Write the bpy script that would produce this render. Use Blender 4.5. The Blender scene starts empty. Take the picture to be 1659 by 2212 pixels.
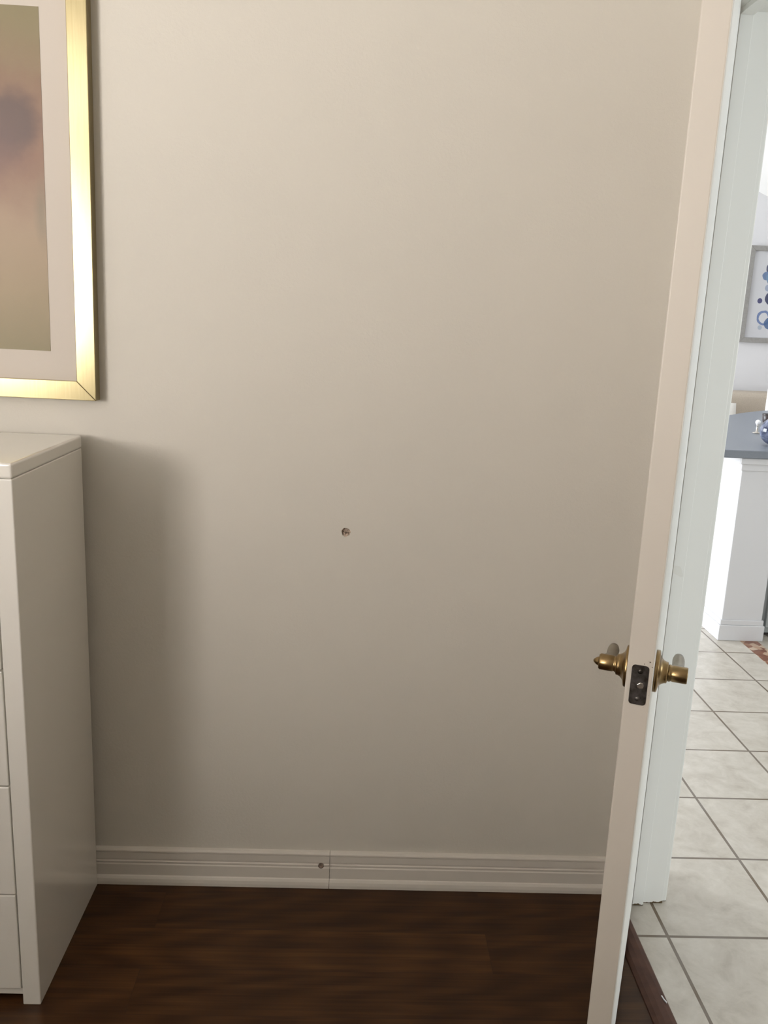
import bpy, bmesh, math, random
from mathutils import Vector, Matrix
random.seed(7)
sc = bpy.context.scene
COL = sc.collection
PI = math.pi

# ------------------------------------------------------------------ camera
cam_d = bpy.data.cameras.new('camera')
cam = bpy.data.objects.new('camera', cam_d); COL.objects.link(cam)
R_ = Vector((0.99880314, -0.02518981, 0.04192568))
D_ = Vector((0.03538405, -0.21965704, -0.97493526))
F_ = Vector((0.03376770, 0.97525189, -0.21850283))
m = Matrix.Identity(4)
for i in range(3):
    m[i][0] = R_[i]; m[i][1] = -D_[i]; m[i][2] = -F_[i]
m[0][3], m[1][3], m[2][3] = 0.0, -1.8742, 1.3854
cam.matrix_world = m
cam_d.sensor_fit = 'VERTICAL'; cam_d.sensor_height = 36.0
cam_d.lens = 36.0 * 1825.2 / 2212.0
cam_d.clip_start = 0.05
sc.camera = cam

# ------------------------------------------------------------------ world, light, exposure
sc.view_settings.view_transform = 'Standard'
sc.view_settings.look = 'None'
sc.view_settings.gamma = 1.0
sc.view_settings.use_curve_mapping = False
sc.view_settings.exposure = 0.0
sc.cycles.use_denoising = True
sc.cycles.max_bounces = 14
sc.cycles.diffuse_bounces = 10
sc.cycles.sample_clamp_indirect = 6.0
w = bpy.data.worlds.new('sky'); sc.world = w; w.use_nodes = True
w.node_tree.nodes['Background'].inputs[0].default_value = (0.75, 0.85, 1.0, 1)
w.node_tree.nodes['Background'].inputs[1].default_value = 1.0

def area(name, loc, target, sx, sy, power, color, spread=180):
    d = bpy.data.lights.new(name, 'AREA'); d.shape = 'RECTANGLE'; d.size = sx; d.size_y = sy
    d.energy = power; d.color = color; d.spread = math.radians(spread)
    o = bpy.data.objects.new(name, d); COL.objects.link(o)
    o.location = loc
    o.rotation_euler = (Vector(target) - Vector(loc)).to_track_quat('-Z', 'Y').to_euler()
    return o

# bedroom window (behind the camera, on the left), daylight through it
BW = (-2.80, -1.96, 1.15, 2.38)          # x0, x1, z0, z1 of the opening in wall_front
BY = -3.6
area('daylight_bedroom', ((BW[0]+BW[1])/2, BY-0.10, (BW[2]+BW[3])/2), (0.4, 0.0, 4.7),
     BW[1]-BW[0], BW[3]-BW[2], 160, (1.0, 0.93, 0.87), 109)
# living room window (left of the kitchen half wall) and an added fill lamp at the hall's near end
LW = (2.3, 5.6, 0.3, 2.2)                # y0, y1, z0, z1 in wall_left of the living room
LX = -3.0
area('daylight_living', (LX-0.10, (LW[0]+LW[1])/2, (LW[2]+LW[3])/2), (0, (LW[0]+LW[1])/2, (LW[2]+LW[3])/2),
     LW[1]-LW[0], LW[3]-LW[2], 415, (0.90, 0.95, 1.0))
HW = (1.2, 2.4, 0.2, 2.1)                # x0, x1, z0, z1 in the hall's near end
area('fill_hall_end', ((HW[0]+HW[1])/2, BY-0.10, (HW[2]+HW[3])/2), ((HW[0]+HW[1])/2, 0, (HW[2]+HW[3])/2),
     HW[1]-HW[0], HW[3]-HW[2], 10, (0.97, 1.0, 0.97))  # unseen lamp added to light the jamb and the near tile

KW = (-2.9, -0.9, 0.9, 2.1)              # y0, y1, z0, z1 of an added fill-lamp opening in the kitchen side wall
area('fill_kitchen_side', (5.10, (KW[0]+KW[1])/2, (KW[2]+KW[3])/2), (0, (KW[0]+KW[1])/2, (KW[2]+KW[3])/2),
     KW[1]-KW[0], KW[3]-KW[2], 60, (0.95, 1.0, 0.98))  # unseen lamp added to brighten the door's hall face and jamb

# ------------------------------------------------------------------ helpers
def tag(o, label=None, cat=None, group=None, kind=None):
    if label: o['label'] = label
    if cat: o['category'] = cat
    if group: o['group'] = group
    if kind: o['kind'] = kind
    return o

def link(name, bm, mat, parent=None, smooth=False, bevel=0.0, seg=2, loc=(0, 0, 0), rot=(0, 0, 0)):
    bmesh.ops.recalc_face_normals(bm, faces=bm.faces[:])
    me = bpy.data.meshes.new(name); bm.to_mesh(me); bm.free()
    o = bpy.data.objects.new(name, me); COL.objects.link(o)
    for mm in (mat if isinstance(mat, (list, tuple)) else [mat]): me.materials.append(mm)
    if smooth:
        for f in me.polygons: f.use_smooth = True
    if bevel > 0:
        b = o.modifiers.new('bevel', 'BEVEL'); b.width = bevel; b.segments = seg; b.limit_method = 'ANGLE'
        b.angle_limit = math.radians(40); b.harden_normals = False
    o.location = loc; o.rotation_euler = rot
    if parent is not None: o.parent = parent
    return o

def empty(name, loc=(0, 0, 0), rot=(0, 0, 0)):
    o = bpy.data.objects.new(name, None); COL.objects.link(o)
    o.location = loc; o.rotation_euler = rot; o.empty_display_size = 0.1
    return o

def box(bm, x0, x1, y0, y1, z0, z1):
    v = [bm.verts.new((x, y, z)) for z in (z0, z1) for y in (y0, y1) for x in (x0, x1)]
    for f in ((0, 2, 3, 1), (4, 5, 7, 6), (0, 1, 5, 4), (2, 6, 7, 3), (0, 4, 6, 2), (1, 3, 7, 5)):
        bm.faces.new([v[i] for i in f])
    return bm

def B(*boxes):
    bm = bmesh.new()
    for b in boxes: box(bm, *b)
    return bm

def prism(bm, pts, axis, a, b):
    """closed polygon pts (2D) extruded between a and b along axis"""
    def P(p, t):
        if axis == 'x': return (t, p[0], p[1])
        if axis == 'y': return (p[0], t, p[1])
        return (p[0], p[1], t)
    A = [bm.verts.new(P(p, a)) for p in pts]; C = [bm.verts.new(P(p, b)) for p in pts]
    n = len(pts)
    bm.faces.new(A); bm.faces.new(C[::-1])
    for i in range(n): bm.faces.new([A[i], A[(i+1) % n], C[(i+1) % n], C[i]])
    return bm

def lathe(bm, prof, n=32, mat=None):
    """prof = [(r, h)...], turned about local z"""
    rings = []
    mat = mat or Matrix.Identity(4)
    for r, h in prof:
        if r < 1e-6: rings.append([bm.verts.new(mat @ Vector((0, 0, h)))])
        else: rings.append([bm.verts.new(mat @ Vector((r*math.cos(2*PI*k/n), r*math.sin(2*PI*k/n), h))) for k in range(n)])
    for a, b in zip(rings, rings[1:]):
        for k in range(n):
            p = [a[k % len(a)], a[(k+1) % len(a)], b[(k+1) % len(b)], b[k % len(b)]]
            q = []
            for v in p:
                if v not in q: q.append(v)
            if len(q) > 2: bm.faces.new(q)
    for rr in (rings[0], rings[-1]):
        if len(rr) > 2: bm.faces.new(rr)
    return bm

# ------------------------------------------------------------------ materials
class N:
    """small node-graph builder"""
    def __init__(s, name):
        s.m = bpy.data.materials.new(name); s.m.use_nodes = True
        s.t = s.m.node_tree; s.b = s.t.nodes['Principled BSDF']
    def n(s, kind, **kw):
        x = s.t.nodes.new(kind)
        for k, v in kw.items():
            if k.startswith('i_'): x.inputs[k[2:].replace('_', ' ')].default_value = v
            else: setattr(x, k, v)
        return x
    def l(s, a, b): s.t.links.new(a, b)
    def math(s, op, a, b=None, c=None, clamp=False):
        x = s.t.nodes.new('ShaderNodeMath'); x.operation = op; x.use_clamp = clamp
        for i, v in enumerate((a, b, c)):
            if v is None: continue
            if isinstance(v, (int, float)): x.inputs[i].default_value = v
            else: s.l(v, x.inputs[i])
        return x.outputs[0]
    def mix(s, fac, a, b, blend='MIX'):
        x = s.t.nodes.new('ShaderNodeMix'); x.data_type = 'RGBA'; x.blend_type = blend
        for i, v in ((0, fac), (6, a), (7, b)):
            if isinstance(v, (int, float)): x.inputs[i].default_value = v
            elif isinstance(v, tuple): x.inputs[i].default_value = (*v, 1) if len(v) == 3 else v
            else: s.l(v, x.inputs[i])
        return x.outputs[2]
    def coord(s): return s.t.nodes.new('ShaderNodeTexCoord').outputs['Object']
    def mapping(s, vec, scale=(1, 1, 1), loc=(0, 0, 0), rot=(0, 0, 0)):
        x = s.t.nodes.new('ShaderNodeMapping'); s.l(vec, x.inputs[0])
        x.inputs['Scale'].default_value = scale; x.inputs['Location'].default_value = loc; x.inputs['Rotation'].default_value = rot
        return x.outputs[0]
    def noise(s, vec, scale, detail=4, rough=0.55, dist=0.0):
        x = s.t.nodes.new('ShaderNodeTexNoise'); s.l(vec, x.inputs['Vector'])
        x.inputs['Scale'].default_value = scale; x.inputs['Detail'].default_value = detail
        x.inputs['Roughness'].default_value = rough; x.inputs['Distortion'].default_value = dist
        return x.outputs['Fac']
    def ramp(s, fac, stops):
        x = s.t.nodes.new('ShaderNodeValToRGB'); s.l(fac, x.inputs[0])
        e = x.color_ramp.elements
        while len(e) < len(stops): e.new(0.5)
        for i, (p, c) in enumerate(stops):
            e[i].position = p; e[i].color = (*c, 1) if isinstance(c, tuple) else (c, c, c, 1)
        return x.outputs[0]
    def bump(s, h, strength=0.2, dist=0.001):
        x = s.t.nodes.new('ShaderNodeBump'); s.l(h, x.inputs['Height'])
        x.inputs['Strength'].default_value = strength; x.inputs['Distance'].default_value = dist
        s.l(x.outputs[0], s.b.inputs['Normal'])
    def set(s, **kw):
        for k, v in kw.items():
            k = k.replace('_', ' ')
            if isinstance(v, tuple): v = (*v, 1) if len(v) == 3 else v
            s.b.inputs[k].default_value = v
        return s
    def color(s, sock): s.l(sock, s.b.inputs['Base Color'])

def srgb(r, g, b):
    f = lambda c: (c/255/12.92) if c/255 <= 0.04045 else ((c/255+0.055)/1.055)**2.4
    return (f(r), f(g), f(b))

def paint(name, col, rough=0.6, bump=0.12, scale=260, var=0.02):
    g = N(name); g.set(Roughness=rough, Specular_IOR_Level=0.35)
    c = g.coord()
    big = g.noise(c, 1.7, 3)
    a = tuple(x*(1-var) for x in col); b = tuple(min(1, x*(1+var)) for x in col)
    g.color(g.ramp(big, [(0.3, a), (0.7, b)]))
    if bump > 0:
        h = g.noise(c, scale, 3, 0.6); g.bump(h, bump, 0.0015)
    return g.m

M = {}
M['wall'] = paint('wall_paint', (0.592, 0.569, 0.516), 0.62, 0.35, 150)
M['hallwall'] = paint('hall_wall_paint', (0.70, 0.695, 0.71), 0.6, 0.1)
M['ceil'] = paint('ceiling_paint', (0.86, 0.855, 0.84), 0.8, 0.2, 120)
M['trim'] = paint('trim_paint', (0.64, 0.61, 0.56), 0.38, 0.04, 90)
M['half'] = paint('half_wall_paint', (0.66, 0.66, 0.68), 0.45, 0.03)
M['cab'] = paint('cabinet_paint', (0.34, 0.36, 0.36), 0.4, 0.02)
M['plaster'] = None

def door_material():
    g = N('door_paint'); g.set(Roughness=0.42)
    c = g.coord()
    base = g.ramp(g.noise(c, 2.2, 3), [(0.3, (0.555, 0.520, 0.468)), (0.7, (0.580, 0.542, 0.488))])
    # chipped paint round the latch plate
    d = g.n('ShaderNodeVectorMath', operation='DISTANCE'); g.l(g.mapping(c, (1, 1, 0.45)), d.inputs[0])
    d.inputs[1].default_value = (0.0260, -0.8128, 0.902*0.45)
    near = g.math('LESS_THAN', d.outputs['Value'], 0.0165)
    sp = g.math('GREATER_THAN', g.noise(c, 230, 2), 0.66)
    g.color(g.mix(g.math('MULTIPLY', near, sp), base, (0.06, 0.045, 0.03)))
    g.bump(g.noise(c, 120, 2), 0.05, 0.001)
    return g.m
M['door'] = door_material()

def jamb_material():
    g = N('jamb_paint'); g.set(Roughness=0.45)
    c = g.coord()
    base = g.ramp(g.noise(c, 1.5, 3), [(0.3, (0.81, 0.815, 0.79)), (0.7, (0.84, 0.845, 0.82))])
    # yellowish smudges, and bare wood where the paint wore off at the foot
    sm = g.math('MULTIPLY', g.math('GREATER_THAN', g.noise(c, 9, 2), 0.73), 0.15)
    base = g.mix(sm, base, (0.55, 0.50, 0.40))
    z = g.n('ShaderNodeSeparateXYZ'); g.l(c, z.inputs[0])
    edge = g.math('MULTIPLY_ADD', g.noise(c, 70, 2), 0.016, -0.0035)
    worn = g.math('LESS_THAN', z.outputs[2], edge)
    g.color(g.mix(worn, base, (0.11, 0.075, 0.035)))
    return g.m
M['jamb'] = jamb_material()

def wood_floor():
    g = N('dark_wood_floor'); g.set(Roughness=0.38, Specular_IOR_Level=0.22)
    c = g.coord()
    br = g.n('ShaderNodeTexBrick'); g.l(g.mapping(c, (1, 1, 1), (0.43, 0.043, 0)), br.inputs['Vector'])
    br.inputs['Scale'].default_value = 1.0; br.inputs['Brick Width'].default_value = 1.22
    br.inputs['Row Height'].default_value = 0.125; br.inputs['Mortar Size'].default_value = 0.0006
    br.inputs['Mortar Smooth'].default_value = 0.2; br.offset = 0.37; br.offset_frequency = 2
    br.inputs['Color1'].default_value = (0, 0, 0, 1); br.inputs['Color2'].default_value = (1, 1, 1, 1)
    rnd = g.n('ShaderNodeSeparateColor'); g.l(br.outputs['Color'], rnd.inputs[0])
    off = g.n('ShaderNodeCombineXYZ')
    g.l(g.math('MULTIPLY', rnd.outputs[0], 31.7), off.inputs[0]); g.l(g.math('MULTIPLY', rnd.outputs[0], 17.3), off.inputs[2])
    add = g.n('ShaderNodeVectorMath', operation='ADD'); g.l(c, add.inputs[0]); g.l(off.outputs[0], add.inputs[1])
    v = add.outputs[0]
    fine = g.noise(g.mapping(v, (2.2, 170, 2.2)), 1.0, 7, 0.68, 0.25)
    broad = g.noise(g.mapping(v, (0.55, 24, 0.55)), 1.0, 6, 0.66, 0.2)
    # cathedral grain: rings of a stretched, warped distance field
    wv = g.n('ShaderNodeTexWave', wave_type='RINGS', rings_direction='Z')
    g.l(g.mapping(v, (1.6, 15, 1.6)), wv.inputs['Vector']); wv.inputs['Scale'].default_value = 1.1
    wv.inputs['Distortion'].default_value = 7.0; wv.inputs['Detail'].default_value = 2.5; wv.inputs['Detail Scale'].default_value = 0.9
    t = g.math('ADD', g.math('MULTIPLY', broad, 0.55), g.math('ADD', g.math('MULTIPLY', fine, 0.35), g.math('MULTIPLY', wv.outputs['Fac'], 0.10)))
    col = g.ramp(t, [(0.30, (0.015, 0.0062, 0.0025)), (0.44, (0.036, 0.0155, 0.0055)), (0.58, (0.064, 0.028, 0.0095)), (0.75, (0.105, 0.049, 0.017))])
    tone = g.math('MULTIPLY_ADD', rnd.outputs[0], 0.25, 0.87)
    hs = g.n('ShaderNodeHueSaturation'); g.l(col, hs.inputs['Color']); g.l(tone, hs.inputs['Value'])
    g.color(g.mix(br.outputs['Fac'], hs.outputs[0], (0.032, 0.015, 0.007)))
    g.l(g.math('MULTIPLY_ADD', fine, 0.18, 0.30), g.b.inputs['Roughness'])
    g.bump(g.math('SUBTRACT', fine, g.math('MULTIPLY', br.outputs['Fac'], 2.0)), 0.12, 0.0008)
    return g.m
M['wood'] = wood_floor()

TS = 0.3048
def tile_floor():
    g = N('hall_tile'); g.set(Roughness=0.33, Specular_IOR_Level=0.4)
    c = g.coord()
    br = g.n('ShaderNodeTexBrick'); g.l(g.mapping(c, (1, 1, 1), (-0.7724 + 10*TS, 0.1650 + 20*TS, 0)), br.inputs['Vector'])
    br.inputs['Scale'].default_value = 1.0; br.inputs['Brick Width'].default_value = TS; br.inputs['Row Height'].default_value = TS
    br.inputs['Mortar Size'].default_value = 0.0042; br.inputs['Mortar Smooth'].default_value = 0.15; br.offset = 0.0
    br.inputs['Color1'].default_value = (0, 0, 0, 1); br.inputs['Color2'].default_value = (1, 1, 1, 1)
    rnd = g.n('ShaderNodeSeparateColor'); g.l(br.outputs['Color'], rnd.inputs[0])
    off = g.n('ShaderNodeCombineXYZ'); g.l(g.math('MULTIPLY', rnd.outputs[0], 23.0), off.inputs[0]); g.l(g.math('MULTIPLY', rnd.outputs[0], 11.0), off.inputs[1])
    add = g.n('ShaderNodeVectorMath', operation='ADD'); g.l(c, add.inputs[0]); g.l(off.outputs[0], add.inputs[1])
    n1 = g.noise(add.outputs[0], 11, 6, 0.65, 0.5)
    n2 = g.noise(add.outputs[0], 26, 4, 0.6, 0.6)
    t = g.math('ADD', g.math('MULTIPLY', n1, 0.7), g.math('MULTIPLY', n2, 0.3))
    col = g.ramp(t, [(0.30, (0.365, 0.325, 0.275)), (0.47, (0.46, 0.425, 0.37)), (0.62, (0.53, 0.495, 0.44)), (0.78, (0.60, 0.565, 0.515))])
    gr = g.ramp(g.noise(c, 6, 2), [(0.35, (0.135, 0.10, 0.065)), (0.65, (0.185, 0.16, 0.135))])
    g.color(g.mix(br.outputs['Fac'], col, gr))
    g.bump(g.math('SUBTRACT', g.math('MULTIPLY', n1, 0.15), br.outputs['Fac']), 0.3, 0.002)
    return g.m
M['tile'] = tile_floor()

def mosaic():
    g = N('mosaic_border_tile'); g.set(Roughness=0.35)
    c = g.coord()
    v = g.n('ShaderNodeTexVoronoi', feature='F1'); g.l(g.mapping(c, (1, 1, 1)), v.inputs['Vector']); v.inputs['Scale'].default_value = 32
    s = g.n('ShaderNodeSeparateColor'); g.l(v.outputs['Color'], s.inputs[0])
    g.color(g.ramp(s.outputs[0], [(0.0, (0.16, 0.06, 0.035)), (0.55, (0.22, 0.09, 0.05)), (0.75, (0.36, 0.20, 0.12)), (1.0, (0.55, 0.45, 0.34))]))
    return g.m
M['mosaic'] = mosaic()

def lacquer():
    g = N('white_lacquer'); g.set(Roughness=0.2, Coat_Weight=0.8, Coat_Roughness=0.03, Base_Color=(0.68, 0.66, 0.62), Specular_IOR_Level=0.5)
    c = g.coord(); g.color(g.ramp(g.noise(c, 3, 2), [(0.3, (0.78, 0.765, 0.72)), (0.7, (0.80, 0.785, 0.74))]))
    return g.m
M['lacquer'] = lacquer()

def gold():
    g = N('brushed_gold'); g.set(Metallic=1.0, Roughness=0.20)
    c = g.coord()
    s = g.noise(g.mapping(c, (60, 60, 2)), 5, 3)
    g.color(g.ramp(s, [(0.3, (0.45, 0.385, 0.215)), (0.7, (0.51, 0.44, 0.26))]))
    return g.m
M['gold'] = gold()
M['mat'] = paint('mat_board', (0.56, 0.515, 0.465), 0.85, 0.0, var=0.01)

def abstract_print():
    g = N('abstract_print'); g.set(Roughness=0.5)
    c = g.coord()        # local to the picture: x right, z up, origin at the picture's bottom right corner
    wv = g.noise(c, 5, 3, 0.5, 0.3)
    sep = g.n('ShaderNodeSeparateXYZ'); g.l(c, sep.inputs[0])
    z = g.math('ADD', sep.outputs[2], g.math('MULTIPLY_ADD', wv, 0.12, -0.06))
    fz = g.math('MULTIPLY_ADD', z, 1/0.66, -0.10/0.66, clamp=True)
    base = g.ramp(fz, [(0.0, (0.205, 0.170, 0.090)), (0.20, (0.270, 0.205, 0.120)), (0.42, (0.300, 0.215, 0.140)), (0.60, (0.235, 0.150, 0.090)), (0.76, (0.225, 0.160, 0.088)), (1.0, (0.195, 0.165, 0.083))])
    def blob(cx, cz, rx, rz, soft):
        vx = g.math('DIVIDE', g.math('SUBTRACT', sep.outputs[0], cx), rx)
        vz = g.math('DIVIDE', g.math('SUBTRACT', sep.outputs[2], cz), rz)
        d = g.math('SQRT', g.math('ADD', g.math('MULTIPLY', vx, vx), g.math('MULTIPLY', vz, vz)))
        d = g.math('ADD', d, g.math('MULTIPLY_ADD', g.noise(c, 16, 4), 0.9, -0.45))
        x = g.n('ShaderNodeMapRange', interpolation_type='SMOOTHSTEP'); g.l(d, x.inputs[0])
        x.inputs[1].default_value = 1.0+soft; x.inputs[2].default_value = 1.0-soft
        return x.outputs[0]
    col = g.mix(g.math('MULTIPLY', blob(-0.19, 0.54, 0.125, 0.125, 0.75), 0.75), base, (0.185, 0.085, 0.060))
    col = g.mix(g.math('MULTIPLY', blob(-0.165, 0.555, 0.058, 0.060, 0.4), 0.85), col, (0.080, 0.050, 0.046))
    col = g.mix(g.math('MULTIPLY', blob(-0.20, 0.50, 0.055, 0.045, 0.7), 0.6), col, (0.120, 0.066, 0.060))
    col = g.mix(g.math('MULTIPLY', blob(-0.105, 0.38, 0.012, 0.05, 0.8), 0.5), col, (0.14, 0.13, 0.09))
    g.color(col)
    return g.m
M['print'] = abstract_print()

def metal(name, c0, c1, rough, scale=60):
    g = N(name); g.set(Metallic=1.0, Roughness=rough)
    g.color(g.ramp(g.noise(g.coord(), scale, 3), [(0.35, c0), (0.65, c1)]))
    return g.m
M['brass'] = metal('antique_brass', (0.26, 0.18, 0.085), (0.32, 0.225, 0.11), 0.28)
M['lever'] = metal('reflection_greyed_brass', (0.30, 0.275, 0.23), (0.36, 0.33, 0.28), 0.42)  # brass greyed: the pale hall's reflection is put into the colour
M['bronze'] = metal('tarnished_latch_metal', (0.045, 0.038, 0.032), (0.14, 0.13, 0.125), 0.42, 90)
M['steel'] = metal('latch_bolt_metal', (0.45, 0.42, 0.38), (0.62, 0.59, 0.55), 0.3)

def simple(name, c0, c1, rough=0.5, scale=20, **kw):
    g = N(name); g.set(Roughness=rough, **kw)
    g.color(g.ramp(g.noise(g.coord(), scale, 3), [(0.35, c0), (0.65, c1)]))
    return g.m
M['threshold'] = simple('dark_wood_strip', (0.060, 0.027, 0.018), (0.085, 0.039, 0.025), 0.5, 30, Specular_IOR_Level=0.2)
M['counter'] = simple('grey_counter_laminate', (0.185, 0.205, 0.24), (0.20, 0.22, 0.255), 0.42, 240)
M['sofa'] = simple('beige_upholstery', (0.44, 0.38, 0.31), (0.49, 0.425, 0.35), 0.9, 120)
M['cushion'] = simple('white_cushion_cloth', (0.85, 0.83, 0.78), (0.88, 0.86, 0.81), 0.9, 60)
M['hframe'] = simple('grey_frame_wood', (0.27, 0.26, 0.245), (0.31, 0.30, 0.285), 0.6, 50)
M['hole'] = simple('crumbled_plaster', (0.15, 0.11, 0.08), (0.55, 0.45, 0.37), 0.95, 200)
M['screw'] = simple('rusty_screw_metal', (0.030, 0.014, 0.008), (0.30, 0.23, 0.18), 0.6, 90)
M['white'] = simple('white_glaze', (0.85, 0.85, 0.86), (0.88, 0.88, 0.89), 0.15, 30)
M['darkwood'] = simple('dark_stand', (0.02, 0.014, 0.014), (0.05, 0.035, 0.035), 0.35, 40)
M['ball'] = simple('navy_and_white_glaze', (0.010, 0.016, 0.05), (0.26, 0.29, 0.40), 0.10, 22)
M['winframe'] = paint('window_frame_paint', (0.8, 0.8, 0.78), 0.4, 0.0)

def blue_print():
    g = N('blue_circles_print'); g.set(Roughness=0.6)
    c = g.coord(); sep = g.n('ShaderNodeSeparateXYZ'); g.l(c, sep.inputs[0])
    col = g.ramp(g.noise(c, 3, 2), [(0.3, (0.56, 0.56, 0.585)), (0.7, (0.59, 0.595, 0.615))])
    wob = g.math('MULTIPLY_ADD', g.noise(c, 12, 2), 0.03, -0.015)
    blobs = [  # x, z from the print's lower left corner, radius, ring width (0 = disc), colour
        (0.170, 0.662, 0.050, 0.016, (0.05, 0.06, 0.12)),
        (0.135, 0.590, 0.040, 0.0, (0.10, 0.17, 0.32)), (0.175, 0.575, 0.050, 0.0, (0.16, 0.27, 0.40)),
        (0.180, 0.545, 0.036, 0.0, (0.035, 0.045, 0.13)), (0.160, 0.490, 0.032, 0.0, (0.30, 0.34, 0.45)),
        (0.205, 0.400, 0.062, 0.0, (0.018, 0.024, 0.085)), (0.100, 0.372, 0.022, 0.0, (0.03, 0.03, 0.13)),
        (0.155, 0.222, 0.066, 0.020, (0.12, 0.18, 0.36)), (0.130, 0.140, 0.018, 0.0, (0.36, 0.41, 0.48)),
        (0.225, 0.178, 0.060, 0.0, (0.06, 0.12, 0.26)), (0.27, 0.42, 0.075, 0.0, (0.05, 0.09, 0.22)),
        (0.26, 0.60, 0.07, 0.022, (0.05, 0.09, 0.22)), (0.33, 0.27, 0.06, 0.018, (0.10, 0.16, 0.33)),
        (0.37, 0.50, 0.05, 0.0, (0.10, 0.18, 0.36)), (0.32, 0.16, 0.035, 0.0, (0.03, 0.04, 0.14))]
    for x, z, r, rw, cc in blobs:
        dx = g.math('SUBTRACT', sep.outputs[0], x+0.05); dz = g.math('SUBTRACT', sep.outputs[2], z)
        d = g.math('ADD', g.math('SQRT', g.math('ADD', g.math('MULTIPLY', dx, dx), g.math('MULTIPLY', dz, dz))), wob)
        if rw: f = g.math('LESS_THAN', g.math('ABSOLUTE', g.math('SUBTRACT', d, r-rw/2)), rw/2)
        else: f = g.math('LESS_THAN', d, r)
        col = g.mix(g.math('MULTIPLY', f, 0.92), col, cc)
    g.color(col)
    return g.m
M['blueprint'] = blue_print()

# ------------------------------------------------------------------ the setting
RX = 0.683          # room face of the right wall
HX = 0.800          # hall face of the right wall
JY = -0.048         # face of the far door jamb
NY = -0.884         # face of the near door jamb
HEAD = 2.016        # underside of the door head
LXB = -3.05         # bedroom left wall
CZ = 2.44

# back wall with the knob hole
def wall_with_hole():
    bm = bmesh.new()
    cx, cz, r = -0.020, 0.915, 0.0102
    x0, x1, z0, z1 = LXB, HX, 0.0, CZ
    s = 0.05
    circ, sq = [], []
    n = 32
    for k in range(n):
        a = 2*PI*k/n; ca, sa = math.cos(a), math.sin(a)
        rr = r*(1+0.05*math.sin(3*a+1)+0.04*math.sin(7*a))
        circ.append(bm.verts.new((cx+rr*ca, 0, cz+rr*sa)))
        t = s/max(abs(ca), abs(sa)); sq.append(bm.verts.new((cx+t*ca, 0, cz+t*sa)))
    inner = [bm.verts.new((v.co.x, 0.006, v.co.z)) for v in circ]
    for k in range(n):
        j = (k+1) % n
        bm.faces.new([circ[k], sq[k], sq[j], circ[j]])
        bm.faces.new([inner[k], circ[k], circ[j], inner[j]])
    xs = [x0, cx-s, cx+s, x1]; zs = [z0, cz-s, cz+s, z1]
    for i in range(3):
        for j in range(3):
            if i == 1 and j == 1: continue
            bm.faces.new([bm.verts.new(p) for p in ((xs[i], 0, zs[j]), (xs[i+1], 0, zs[j]), (xs[i+1], 0, zs[j+1]), (xs[i], 0, zs[j+1]))])
    # the other faces of the wall
    yb = 0.12
    for q in (((x0, yb, z0), (x1, yb, z0), (x1, yb, z1), (x0, yb, z1)), ((x1, 0, z0), (x1, yb, z0), (x1, yb, z1), (x1, 0, z1)),
              ((x0, 0, z1), (x1, 0, z1), (x1, yb, z1), (x0, yb, z1)), ((x0, 0, z0), (x0, yb, z0), (x0, yb, z1), (x0, 0, z1))):
        bm.faces.new([bm.verts.new(p) for p in q])
    return bm
wb = link('wall_back', wall_with_hole(), M['wall'])
tag(wb, 'plain greige painted bedroom wall with a small round dent', 'wall', kind='structure')
# crumbled plaster at the bottom of the dent
bm = bmesh.new()
ring0 = None
for j, (rr, dep) in enumerate(((0.0115, 0.0008), (0.0095, 0.0030), (0.0065, 0.0052), (0.0035, 0.0046), (0.0, 0.0050))):
    ring = []
    for k in range(24):
        a = 2*PI*k/24
        d = dep + (random.uniform(-0.0016, 0.0016) if j else 0)
        d += 0.0012*math.sin(a-0.6)*(rr > 0.004) + (0.0020 if 1.6 < a < 3.4 and j in (1, 2) else 0)
        ring.append(bm.verts.new((rr*math.cos(a), max(0.0003, d), rr*math.sin(a))))
    if ring0:
        for k in range(24): bm.faces.new([ring0[k], ring0[(k+1) % 24], ring[(k+1) % 24], ring[k]])
    ring0 = ring
o = link('dent', bm, M['hole'], wb, loc=(-0.020, 0.0, 0.915))
tag(o, 'round dent of crumbled plaster')

# bedroom floor and hall floor
fl = link('floor', B((LXB, RX-0.005, BY, 0.0, -0.05, 0.0)), M['wood'])
tag(fl, 'dark brown wood plank floor of the bedroom', 'floor', kind='structure')
fh = link('floor_hall', B((RX-0.005, 5.0, BY, 0.12, -0.05, 0.0), (LX, 5.0, 0.12, 6.0, -0.05, 0.0)), M['tile'])
tag(fh, 'pale square tiled floor with dark grout beyond the door', 'floor', kind='structure')
o = link('mosaic_border', B((1.822, 1.905, -3.0, 1.86, -0.01, 0.0008)), M['mosaic'], fh)
tag(o, 'red-brown mosaic border inlaid in the pale tile')

th = bmesh.new()
prism(th, [(0.650, 0.0), (0.651, 0.003), (0.660, 0.0075), (0.672, 0.0095), (0.686, 0.0095), (0.696, 0.006), (0.700, 0.0015), (0.700, 0.0)], 'y', NY, JY-0.010)
tr = link('trim_1', th, M['threshold'])
tag(tr, 'dark wood threshold strip between plank floor and tile', 'threshold', kind='structure')
bm = bmesh.new()
prism(bm, [(0.688, -0.357), (0.6905, -0.3565), (0.692, -0.366), (0.695, -0.374), (0.6935, -0.377), (0.690, -0.368)], 'z', 0.0078, 0.0100)
o = link('paint_fleck', bm, M['half'], tr)
tag(o, 'white paint fleck')

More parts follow.
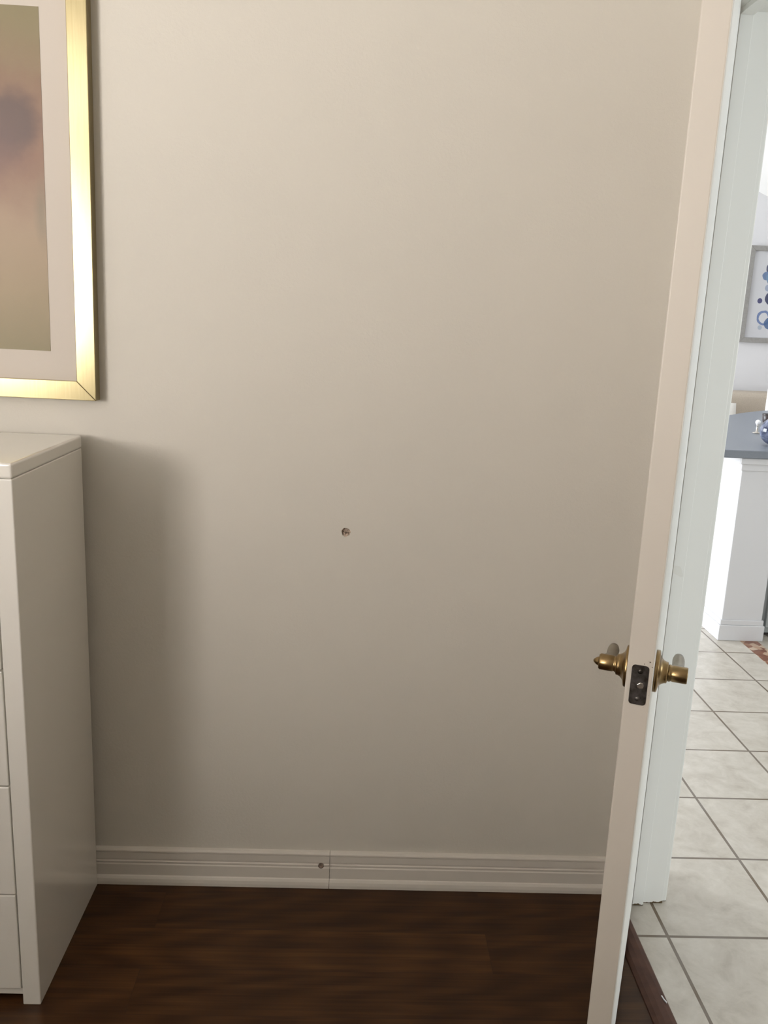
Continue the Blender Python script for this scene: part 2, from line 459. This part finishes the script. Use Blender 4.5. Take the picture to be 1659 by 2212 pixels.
# remaining bedroom shell
ww = [(LXB-0.1, HX, BY-0.12, BY, 0.0, BW[2]), (LXB-0.1, HX, BY-0.12, BY, BW[3], CZ), (LXB-0.1, BW[0], BY-0.12, BY, BW[2], BW[3]), (BW[1], HX, BY-0.12, BY, BW[2], BW[3])]
tag(link('wall_front', B(*ww), M['wall']), 'bedroom window wall', 'wall', kind='structure')
tag(link('wall_left', B((LXB-0.1, LXB, BY, 0.12, 0, CZ)), M['wall']), 'left bedroom wall', 'wall', kind='structure')
tag(link('ceiling', B((LXB-0.1, HX, BY-0.12, 0.12, CZ, CZ+0.08)), M['ceil']), 'flat white bedroom ceiling', 'ceiling', kind='structure')
wr = [(RX, HX, JY+0.02, -0.0005, 0, CZ), (RX, HX, NY-0.02, JY+0.02, HEAD+0.02, CZ), (RX, HX, BY, NY-0.02, 0, CZ)]
tag(link('wall_right', B(*wr), M['wall']), 'right bedroom wall with the doorway', 'wall', kind='structure')
wf = link('window_1', B((BW[0], BW[1], BY-0.09, BY-0.04, BW[2], BW[2]+0.04), (BW[0], BW[1], BY-0.09, BY-0.04, BW[3]-0.04, BW[3]),
                        (BW[0], BW[0]+0.02, BY-0.09, BY-0.04, BW[2], BW[3]), (BW[1]-0.02, BW[1], BY-0.09, BY-0.04, BW[2], BW[3]),
                        (BW[0]+0.11, BW[0]+0.36, BY-0.085, BY-0.045, BW[2], BW[3]), (BW[0]+0.46, BW[0]+0.72, BY-0.085, BY-0.045, BW[2], BW[3])), M['winframe'])
tag(wf, 'white bedroom window frame', 'window', kind='structure')

# door frame: jambs, head, stops, casing
def profile_jamb():
    bm = bmesh.new()
    box(bm, RX, HX, JY, JY+0.020, 0.0, HEAD)
    box(bm, RX, HX, NY-0.020, NY, 0.0, HEAD)
    box(bm, RX, HX, NY-0.020, JY+0.020, HEAD, HEAD+0.020)
    return bm
jb = link('trim_2', profile_jamb(), M['jamb'], bevel=0.001)
tag(jb, 'white painted door jamb with worn foot', 'door frame', kind='structure')
st = B((0.7205, 0.7480, JY-0.011, JY, 0.0015, HEAD), (0.7205, 0.7480, NY, NY+0.011, 0.0, HEAD), (0.7205, 0.7480, NY+0.011, JY-0.011, HEAD-0.011, HEAD))
o = link('door_stop', st, M['jamb'], jb, bevel=0.001); tag(o, 'narrow white stop strip')
cs = B((RX-0.015, RX-0.0003, JY+0.006, -0.0005, 0, HEAD+0.06), (RX-0.015, RX-0.0003, NY-0.064, NY-0.006, 0, HEAD+0.06), (RX-0.015, RX-0.0003, NY-0.006, JY+0.006, HEAD+0.006, HEAD+0.06))
link('casing', cs, M['trim'], jb, bevel=0.003)
cs = B((HX+0.0003, HX+0.013, JY+0.008, JY+0.064, 0, HEAD+0.06), (HX+0.0003, HX+0.013, NY-0.064, NY-0.006, 0, HEAD+0.06), (HX+0.0003, HX+0.013, NY-0.006, JY+0.006, HEAD+0.006, HEAD+0.06))
link('casing', cs, M['jamb'], jb, bevel=0.003)

# baseboard of the back wall
BP = [(0.0, 0.0), (-0.0175, 0.0), (-0.0175, 0.008), (-0.0160, 0.016), (-0.0130, 0.0215), (-0.0105, 0.0235), (-0.0105, 0.052), (-0.0085, 0.0550),
      (-0.0095, 0.0580), (-0.0095, 0.0605), (-0.0070, 0.0625), (-0.0070, 0.0645), (-0.0085, 0.0665), (-0.0085, 0.0840), (-0.0100, 0.0865), (-0.0100, 0.0900), (-0.0070, 0.0945), (0.0, 0.0960)]
bm = bmesh.new()
prism(bm, [(y-0.0003, z) for y, z in BP], 'x', LXB, -0.0335)
prism(bm, [(y-0.0003, z) for y, z in BP], 'x', -0.0325, RX-0.0165)
bb = link('baseboard_back', bm, M['trim'])
tag(bb, 'white moulded baseboard along the greige wall', 'baseboard', kind='structure')
bm = bmesh.new()
lathe(bm, [(0.0090, -0.001), (0.0092, 0.0006), (0.0080, 0.0012), (0.0070, 0.0002)], 20, Matrix.Rotation(PI/2, 4, 'X'))
rg = link('screw_ring', bm, M['trim'], bb, smooth=True, loc=(-0.055, -0.0072, 0.0590))
bm = bmesh.new()
lathe(bm, [(0.0, -0.001), (0.0070, -0.0005), (0.0072, 0.0020), (0.0058, 0.0042), (0.0036, 0.0046), (0.0026, 0.0030), (0.0, 0.0026)], 16, Matrix.Rotation(PI/2, 4, 'X'))
o = link('screw_stub', bm, M['screw'], bb, smooth=True, loc=(-0.0545, -0.0076, 0.0582)); tag(o, 'rusty broken screw stub')

# ------------------------------------------------------------------ the door, swung into the room
DW, DT, DHT = 0.8128, 0.035, 1.995
ANG = math.radians(-22.2)
DZ0 = 0.016
bm = bmesh.new(); box(bm, 0, DT, -DW, -0.002, 0, DHT)
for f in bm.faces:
    if all(abs(v.co.x-DT) < 1e-6 for v in f.verts): f.material_index = 1      # hall light on this face put in as a whiter paint
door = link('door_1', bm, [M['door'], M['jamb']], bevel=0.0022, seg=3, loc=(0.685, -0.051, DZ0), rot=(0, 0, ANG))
tag(door, 'white door standing ajar, seen on its edge', 'door', kind='structure')
HZ = 0.918 - DZ0
SY = -0.7500
# latch plate on the edge
bm = bmesh.new()
pw, ph, rc = 0.0113, 0.0286, 0.0045
pts = []
for cx_, cz_, a0 in ((pw-rc, ph-rc, 0), (-pw+rc, ph-rc, 90), (-pw+rc, -ph+rc, 180), (pw-rc, -ph+rc, 270)):
    for k in range(5):
        a = math.radians(a0+k*22.5); pts.append((0.0180+cx_+rc*math.cos(a), HZ+cz_+rc*math.sin(a)))
prism(bm, pts, 'y', -DW-0.0010, -DW+0.002)
lp = link('latch_plate', bm, M['bronze'], door); tag(lp, 'dark tarnished latch plate flecked with paint')
bm = bmesh.new()
prism(bm, [(0.0165, HZ-0.0035), (0.0195, HZ-0.0050), (0.0235, HZ-0.0040), (0.0245, HZ), (0.0235, HZ+0.0036), (0.0195, HZ+0.0044), (0.0150, HZ+0.0008)], 'y', -DW-0.0022, -DW-0.0005)
o = link('latch_bolt', bm, M['steel'], lp, bevel=0.0008); tag(o, 'worn steel latch bolt')
for dz in (0.0200, -0.0200):
    bm = bmesh.new(); lathe(bm, [(0.0036, 0.0), (0.0034, 0.0008), (0.0016, 0.0014), (0.0, 0.0015)], 16, Matrix.Translation((0.0180, -DW-0.0010, HZ+dz)) @ Matrix.Rotation(PI/2, 4, 'X'))
    link('screw', bm, M['bronze'], lp, smooth=True)

def lever(side):
    """side = 1 hall face, -1 room face; turned about the spindle, which runs along local x"""
    x0 = DT if side > 0 else 0.0
    T = Matrix.Translation((x0, SY, HZ)) @ Matrix.Rotation(side*PI/2, 4, 'Y')
    h = link('door_handle', lathe(bmesh.new(), [(0.0112, 0.018), (0.0122, 0.0195), (0.0122, 0.0215), (0.0112, 0.0225), (0.0113, 0.0238), (0.0118, 0.0250), (0.0118, 0.0430), (0.0112, 0.0445), (0.0, 0.0448)] if side > 0 else
             [(0.0112, 0.016), (0.0122, 0.0175), (0.0122, 0.0195), (0.0112, 0.0205), (0.0113, 0.0218), (0.0118, 0.0230), (0.0118, 0.0405), (0.0105, 0.0425), (0.0065, 0.0430), (0.0062, 0.0445), (0.0048, 0.0470), (0.0022, 0.0500), (0.0, 0.0508)], 32, T), M['brass'], door, smooth=True, bevel=0.0)
    tag(h, 'antique brass lever handle on the hall side' if side > 0 else 'antique brass lever handle with pointed tip on the room side')
    link('rose', lathe(bmesh.new(), [(0.0298, 0.0), (0.0302, 0.0010), (0.0302, 0.0045), (0.0290, 0.0056), (0.0238, 0.0066), (0.0196, 0.0085), (0.0168, 0.0115), (0.0154, 0.0150), (0.0152, 0.0172), (0.0128, 0.0184), (0.0, 0.0184)], 40, T), M['brass'], h, smooth=True)
    # lever arm running back towards the hinge, drooping, with an upturned end
    bm = bmesh.new(); rings = []
    nst = 18
    for i in range(nst+1):
        t = i/nst
        yy = SY + 0.004 + 0.108*t
        zz = HZ - 0.024*math.sin(PI*0.5*min(1, t/0.7))**2 + (0.008*((t-0.7)/0.3)**2 if t > 0.7 else 0)
        xx = x0 + side*(0.033 - 0.002*t)
        rx = 0.0085 + 0.0005*t; rz = 0.0092 - 0.0015*t
        if i == nst: rx *= 0.8; rz *= 0.8
        rings.append([bm.verts.new((xx+rx*math.cos(2*PI*k/16), yy, zz+rz*math.sin(2*PI*k/16))) for k in range(16)])
    for a, b in zip(rings, rings[1:]):
        for k in range(16): bm.faces.new([a[k], a[(k+1) % 16], b[(k+1) % 16], b[k]])
    bm.faces.new(rings[0]); bm.faces.new(rings[-1])
    tag(link('lever', bm, M['lever'], h, smooth=True), 'greyish brass lever arm, reflection put into its colour')
lever(-1); lever(1)
for hz in (0.22, 1.0, 1.78):
    bm = bmesh.new(); lathe(bm, [(0.0, -0.045), (0.0055, -0.044), (0.0055, 0.044), (0.0, 0.045)], 14, Matrix.Translation((-0.0055, -0.001, hz)))
    link('hinge', bm, M['brass'], door, smooth=True)

# ------------------------------------------------------------------ the dresser
DX1, DX0, DFY, DBY, DTOP = -0.605, -1.425, -0.3975, -0.0190, 1.118
dr = empty('dresser', ((DX0+DX1)/2, (DFY+DBY)/2, 0))
tag(dr, 'tall white lacquered chest of drawers standing against the wall under the gold framed picture', 'dresser')
ox, oy = dr.location.x, dr.location.y
def dl(x0, x1, y0, y1, z0, z1): return (x0-ox, x1-ox, y0-oy, y1-oy, z0, z1)
ST = 0.0355
for a, b in ((DX1-ST, DX1), (DX0, DX0+ST)):
    link('side_panel', B(dl(a, b, DFY, DBY, 0.0, 1.0895)), M['lacquer'], dr, bevel=0.0022, seg=3)
link('top_panel', B(dl(DX0-0.0012, DX1+0.0012, DFY-0.0012, DBY, 1.0897, DTOP)), M['lacquer'], dr, bevel=0.0050, seg=4)
link('back_panel', B(dl(DX0+ST, DX1-ST, DBY-0.008, DBY, 0.03, 1.0895)), M['lacquer'], dr)
link('base_rail', B(dl(DX0+ST, DX1-ST, DFY+0.0062, DFY+0.0200, 0.020, 0.0350)), M['lacquer'], dr, bevel=0.001)
edges = [0.036, 0.2515, 0.2545, 0.4885, 0.4915, 0.7255, 0.7290, 0.9000, 0.9035, 1.0860]
for k in range(5):
    z0, z1 = edges[2*k], edges[2*k+1]
    xr = DX1-ST-(0.0030 if k < 3 else 0.0038)
    dw = link('drawer', B(dl(DX0+ST+0.003, xr, DFY+0.0015, DFY+0.0205, z0, z1)), M['lacquer'], dr, bevel=0.0018, seg=2)
    bm = B(dl(DX0+ST+0.02, xr-0.02, DFY+0.0205, DBY-0.03, z0+0.012, z0+0.02), dl(DX0+ST+0.02, DX0+ST+0.032, DFY+0.0205, DBY-0.03, z0+0.02, z1-0.03), dl(xr-0.032, xr-0.02, DFY+0.0205, DBY-0.03, z0+0.02, z1-0.03))
    link('drawer_box', bm, M['lacquer'], dw)

# ------------------------------------------------------------------ gold framed picture above it
PX1, PZ0, PWD, PHT, PD = -0.5665, 1.1945, 0.72, 0.870, 0.030
pic = empty('framed_picture', (PX1, -0.0012, PZ0), (0, math.radians(0.42), 0))
tag(pic, 'large gold framed abstract picture hanging slightly crooked above the white dresser', 'picture')
FB = 0.0405
def bar(bm, p, q, r, s):
    """mitred bar: p q outer corners, r s inner corners, front face slightly domed"""
    ys = (0.0, -PD)
    A = [bm.verts.new((x, ys[0], z)) for x, z in (p, q, r, s)]
    C = [bm.verts.new((x, ys[1], z)) for x, z in (p, q, r, s)]
    bm.faces.new(A); bm.faces.new(C)
    for i in range(4): bm.faces.new([A[i], A[(i+1) % 4], C[(i+1) % 4], C[i]])
o4 = [(0, 0), (0, PHT), (-PWD, PHT), (-PWD, 0)]
i4 = [(-FB, FB), (-FB, PHT-FB), (-PWD+FB, PHT-FB), (-PWD+FB, FB)]
bm = bmesh.new()
for k in range(4):
    j = (k+1) % 4; bar(bm, o4[k], o4[j], i4[j], i4[k])
o = link('frame', bm, M['gold'], pic, bevel=0.0012, seg=2); tag(o, 'brushed gold frame')
bm = B((-PWD+FB-0.004, -FB+0.004, -0.016, -0.013, FB-0.004, PHT-FB+0.004))
link('mat', bm, M['mat'], pic)
mo = (-0.0975, 0.1010, 0.768)
bm = B((-PWD+0.0975, mo[0], -0.0166, -0.0161, mo[1], mo[2]))
link('print', bm, M['print'], pic)

# ------------------------------------------------------------------ hall and living room beyond
KZ = 3.81
def vault(x): return 2.665-0.43*(x-3.475) if x >= 0.8 else 3.815+0.22*(x-0.8)
# gable end wall
bm = bmesh.new()
prism(bm, [(LX, 0), (5.0, 0), (5.0, vault(5.0)), (0.8, vault(0.8)), (LX, vault(LX))], 'y', 6.0, 6.12)
tag(link('wall_end', bm, M['hallwall']), 'pale far wall of the living room', 'wall', kind='structure')
bm = bmesh.new()
prism(bm, [(LX, vault(LX)), (0.8, vault(0.8)), (5.0, vault(5.0)), (5.0, vault(5.0)+0.1), (0.8, vault(0.8)+0.1), (LX, vault(LX)+0.1)], 'y', 0.12, 6.12)
box(bm, HX, 5.0, BY-0.12, 0.12, 2.44, 2.54)
tag(link('ceiling_vault', bm, M['ceil']), 'sloping white ceiling beyond the door', 'ceiling', kind='structure')
lw = [(LX-0.12, LX, 0.12, 6.0, 0, LW[2]), (LX-0.12, LX, 0.12, 6.0, LW[3], vault(LX)), (LX-0.12, LX, 0.12, LW[0], LW[2], LW[3]), (LX-0.12, LX, LW[1], 6.0, LW[2], LW[3])]
tag(link('wall_living', B(*lw), M['hallwall']), 'living room window wall', 'wall', kind='structure')
ym = (LW[0]+LW[1])/2
tag(link('window_2', B((LX-0.09, LX-0.04, LW[0], LW[1], LW[2], LW[2]+0.05), (LX-0.09, LX-0.04, LW[0], LW[1], LW[3]-0.05, LW[3]), (LX-0.09, LX-0.04, LW[0], LW[0]+0.05, LW[2], LW[3]),
     (LX-0.09, LX-0.04, LW[1]-0.05, LW[1], LW[2], LW[3]), (LX-0.09, LX-0.04, ym-0.04, ym+0.04, LW[2], LW[3])), M['winframe']), 'wide white living room window frame', 'window', kind='structure')
tag(link('wall_kitchen', B((5.0, 5.12, BY, 6.12, 0, KW[2]), (5.0, 5.12, BY, 6.12, KW[3], 2.54), (5.0, 5.12, BY, KW[0], KW[2], KW[3]), (5.0, 5.12, KW[1], 6.12, KW[2], KW[3])), M['hallwall']), 'kitchen side wall', 'wall', kind='structure')
hw = [(HX, 5.12, BY-0.12, BY, 0, HW[2]), (HX, 5.12, BY-0.12, BY, HW[3], 2.44), (HX, HW[0], BY-0.12, BY, HW[2], HW[3]), (HW[1], 5.12, BY-0.12, BY, HW[2], HW[3])]
tag(link('wall_hall', B(*hw), M['hallwall']), 'hall end wall with an opening for the added fill lamp', 'wall', kind='structure')
km = (KW[0]+KW[1])/2
tag(link('fill_opening_frame', B((5.03, 5.07, KW[0], KW[1], KW[2], KW[2]+0.05), (5.03, 5.07, KW[0], KW[1], KW[3]-0.05, KW[3]), (5.03, 5.07, KW[0], KW[0]+0.05, KW[2], KW[3]),
     (5.03, 5.07, KW[1]-0.05, KW[1], KW[2], KW[3]), (5.03, 5.07, km-0.03, km+0.03, KW[2], KW[3])), M['winframe']), 'white frame round the added fill lamp opening', 'window', kind='structure')  # frame added around the unseen fill lamp
# gable between the flat hall ceiling and the vault, over the bedroom's back wall
bm = bmesh.new()
prism(bm, [(LX, CZ+0.0805), (0.8, CZ+0.0805), (0.8, 2.54), (5.0, 2.54), (5.0, 2.545), (3.76, 2.545), (0.8, vault(0.8)), (LX, vault(LX))], 'y', 0.0, 0.12)
tag(link('wall_gable', bm, M['hallwall']), 'gable wall above the bedroom ceiling', 'wall', kind='structure')
# white post at the far end of the counter
tag(link('trim_3', B((2.962, 3.20, 4.12, 4.24, 0, 2.84)), M['half']), 'white post behind the grey counter', 'post', kind='structure')

# half wall that carries the counter, with its own baseboard
hwall = link('wall_half', B((1.727, 1.918, 1.826, 3.0, 0, 0.862)), M['half'], bevel=0.004)
tag(hwall, 'white half wall end beneath the grey counter', 'half wall', kind='structure')
bm = bmesh.new()
for dy, z0, z1 in ((0.012, 0.0, 0.075), (0.007, 0.075, 0.100)):
    box(bm, 1.727-dy, 1.918+dy, 1.826-dy, 1.8255, z0, z1)
    box(bm, 1.727-dy, 1.7265, 1.8255, 3.0, z0, z1)
    box(bm, 1.9185, 1.918+dy, 1.8255, 1.868, z0, z1)
link('baseboard', bm, M['half'], hwall, bevel=0.003)
bm = bmesh.new()
for dy, z0, z1 in ((0.006, 0.805, 0.835), (0.014, 0.835, 0.8625)):
    box(bm, 1.727-dy, 1.918+dy, 1.826-dy, 1.8255, z0, z1)
    box(bm, 1.727-dy, 1.7265, 1.8255, 3.0, z0, z1)
link('cap_moulding', bm, M['half'], hwall, bevel=0.003)

# grey counter
bm = bmesh.new()
pts = [(1.600, 1.800), (1.585, 1.815), (1.580, 2.10), (1.70, 2.62), (2.00, 3.06), (2.35, 3.470), (2.55, 3.700), (2.82, 3.960), (3.2, 4.10), (3.7, 4.10), (3.7, 1.788)]
prism(bm, pts, 'z', 0.8640, 0.9000)
ct = link('countertop', bm, M['counter'], bevel=0.004)
tag(ct, 'blue-grey kitchen countertop lying on the white half wall', 'countertop')

# base cabinet to the right of the half wall
kc = empty('kitchen_cabinet', (2.32, 2.18, 0))
tag(kc, 'grey base cabinet under the countertop, right of the white half wall', 'cabinet')
link('body', B((-0.388, 0.38, -0.295, 0.30, 0.02, 0.862)), M['cab'], kc, bevel=0.002)
link('toe_kick', B((-0.388, 0.38, -0.270, 0.30, 0.0, 0.02)), M['darkwood'], kc)
d1 = link('cabinet_door', B((-0.36, -0.005, -0.313, -0.296, 0.05, 0.83)), M['cab'], kc, bevel=0.003)
d2 = link('cabinet_door', B((0.005, 0.36, -0.313, -0.296, 0.05, 0.83)), M['cab'], kc, bevel=0.003)
for dd, xx in ((d1, -0.04), (d2, 0.04)):
    bm = bmesh.new(); lathe(bm, [(0.0, 0.0), (0.006, 0.001), (0.006, 0.012), (0.013, 0.016), (0.013, 0.022), (0.0, 0.025)], 16, Matrix.Translation((xx, -0.313, 0.72)) @ Matrix.Rotation(PI/2, 4, 'X'))
    link('knob', bm, M['steel'], dd, smooth=True)

# things on the counter
def ball(name, r, c, mat, label, cat, parts=None):
    bm = bmesh.new(); bmesh.ops.create_uvsphere(bm, u_segments=40, v_segments=24, radius=r)
    o = link(name, bm, mat, smooth=True, loc=c); tag(o, label, cat); return o
ball('decorative_ball', 0.066, (1.946, 2.015, 0.9662), M['ball'], 'navy and white glazed ball lying on the grey countertop', 'ornament')
cd = empty('candle_holder', (2.092, 2.50, 0.9003))
tag(cd, 'small stemmed ornament with a white round top standing left of the glazed ball', 'ornament')
bm = bmesh.new(); lathe(bm, [(0.0, 0.0), (0.022, 0.001), (0.022, 0.004), (0.006, 0.008), (0.005, 0.04), (0.008, 0.046), (0.0, 0.048)], 20)
link('stem', bm, M['steel'], cd, smooth=True)
bm = bmesh.new(); bmesh.ops.create_uvsphere(bm, u_segments=24, v_segments=14, radius=0.0135)
link('finial', bm, M['white'], cd, smooth=True, loc=(0, 0, 0.058))
db = empty('dark_bowl', (2.325, 2.87, 0.9003))
tag(db, 'dark little bowl standing behind the glazed ball', 'bowl')
bm = bmesh.new(); lathe(bm, [(0.0, 0.0), (0.020, 0.0), (0.021, 0.006), (0.029, 0.030), (0.034, 0.066), (0.032, 0.068), (0.026, 0.032), (0.017, 0.010), (0.0, 0.008)], 32)
link('bowl_body', bm, M['darkwood'], db, smooth=True)
bm = bmesh.new(); lathe(bm, [(0.0335, 0.0655), (0.0345, 0.0660), (0.0350, 0.069), (0.0335, 0.071), (0.0315, 0.069)], 32)
link('rim', bm, M['bronze'], db, smooth=True)

# sofa against the far wall and the cushion on it
sf = empty('sofa', (3.75, 5.50, 0))
tag(sf, 'beige sofa against the far wall, just visible over the countertop', 'sofa')
link('seat', B((-0.85, 0.85, -0.42, 0.25, 0.08, 0.46)), M['sofa'], sf, bevel=0.05, seg=4)
link('backrest', B((-0.85, 0.85, 0.14, 0.44, 0.30, 0.915)), M['sofa'], sf, bevel=0.06, seg=5)
for x0, x1 in ((-1.05, -0.83), (0.83, 1.05)): link('armrest', B((x0, x1, -0.44, 0.40, 0.04, 0.64)), M['sofa'], sf, bevel=0.06, seg=4)
for sx in (-0.9, 0.9):
    for sy in (-0.35, 0.33): link('foot', B((sx-0.03, sx+0.03, sy-0.03, sy+0.03, 0, 0.09)), M['darkwood'], sf)
bm = bmesh.new(); box(bm, -0.19, 0.19, -0.05, 0.05, -0.18, 0.18)
bmesh.ops.subdivide_edges(bm, edges=bm.edges[:], cuts=6, use_grid_fill=True)
for v in bm.verts:
    k = (1-(v.co.x/0.19)**2)*(1-(v.co.z/0.18)**2); v.co.y *= 0.25+0.75*max(0, k)**0.5
cu = link('cushion', bm, M['cushion'], smooth=True, loc=(3.130, 5.50, 0.645), rot=(math.radians(-12), 0, 0))
tag(cu, 'white cushion on the left end of the beige sofa', 'cushion')

# picture on the far wall
hp = empty('framed_picture', (3.468, 5.9985, 1.350))
tag(hp, 'grey framed print of blue circles on the pale far wall', 'picture')
w_, h_, b_ = 0.64, 0.852, 0.044
bm = bmesh.new()
o4 = [(0, 0), (0, h_), (w_, h_), (w_, 0)]; i4 = [(b_, b_), (b_, h_-b_), (w_-b_, h_-b_), (w_-b_, b_)]
PD = 0.035
for k in range(4):
    j = (k+1) % 4; bar(bm, o4[k], o4[j], i4[j], i4[k])
link('frame', bm, M['hframe'], hp, bevel=0.003)
link('print', B((b_-0.004, w_-b_+0.004, -0.018, -0.012, b_-0.004, h_-b_+0.004)), M['blueprint'], hp)
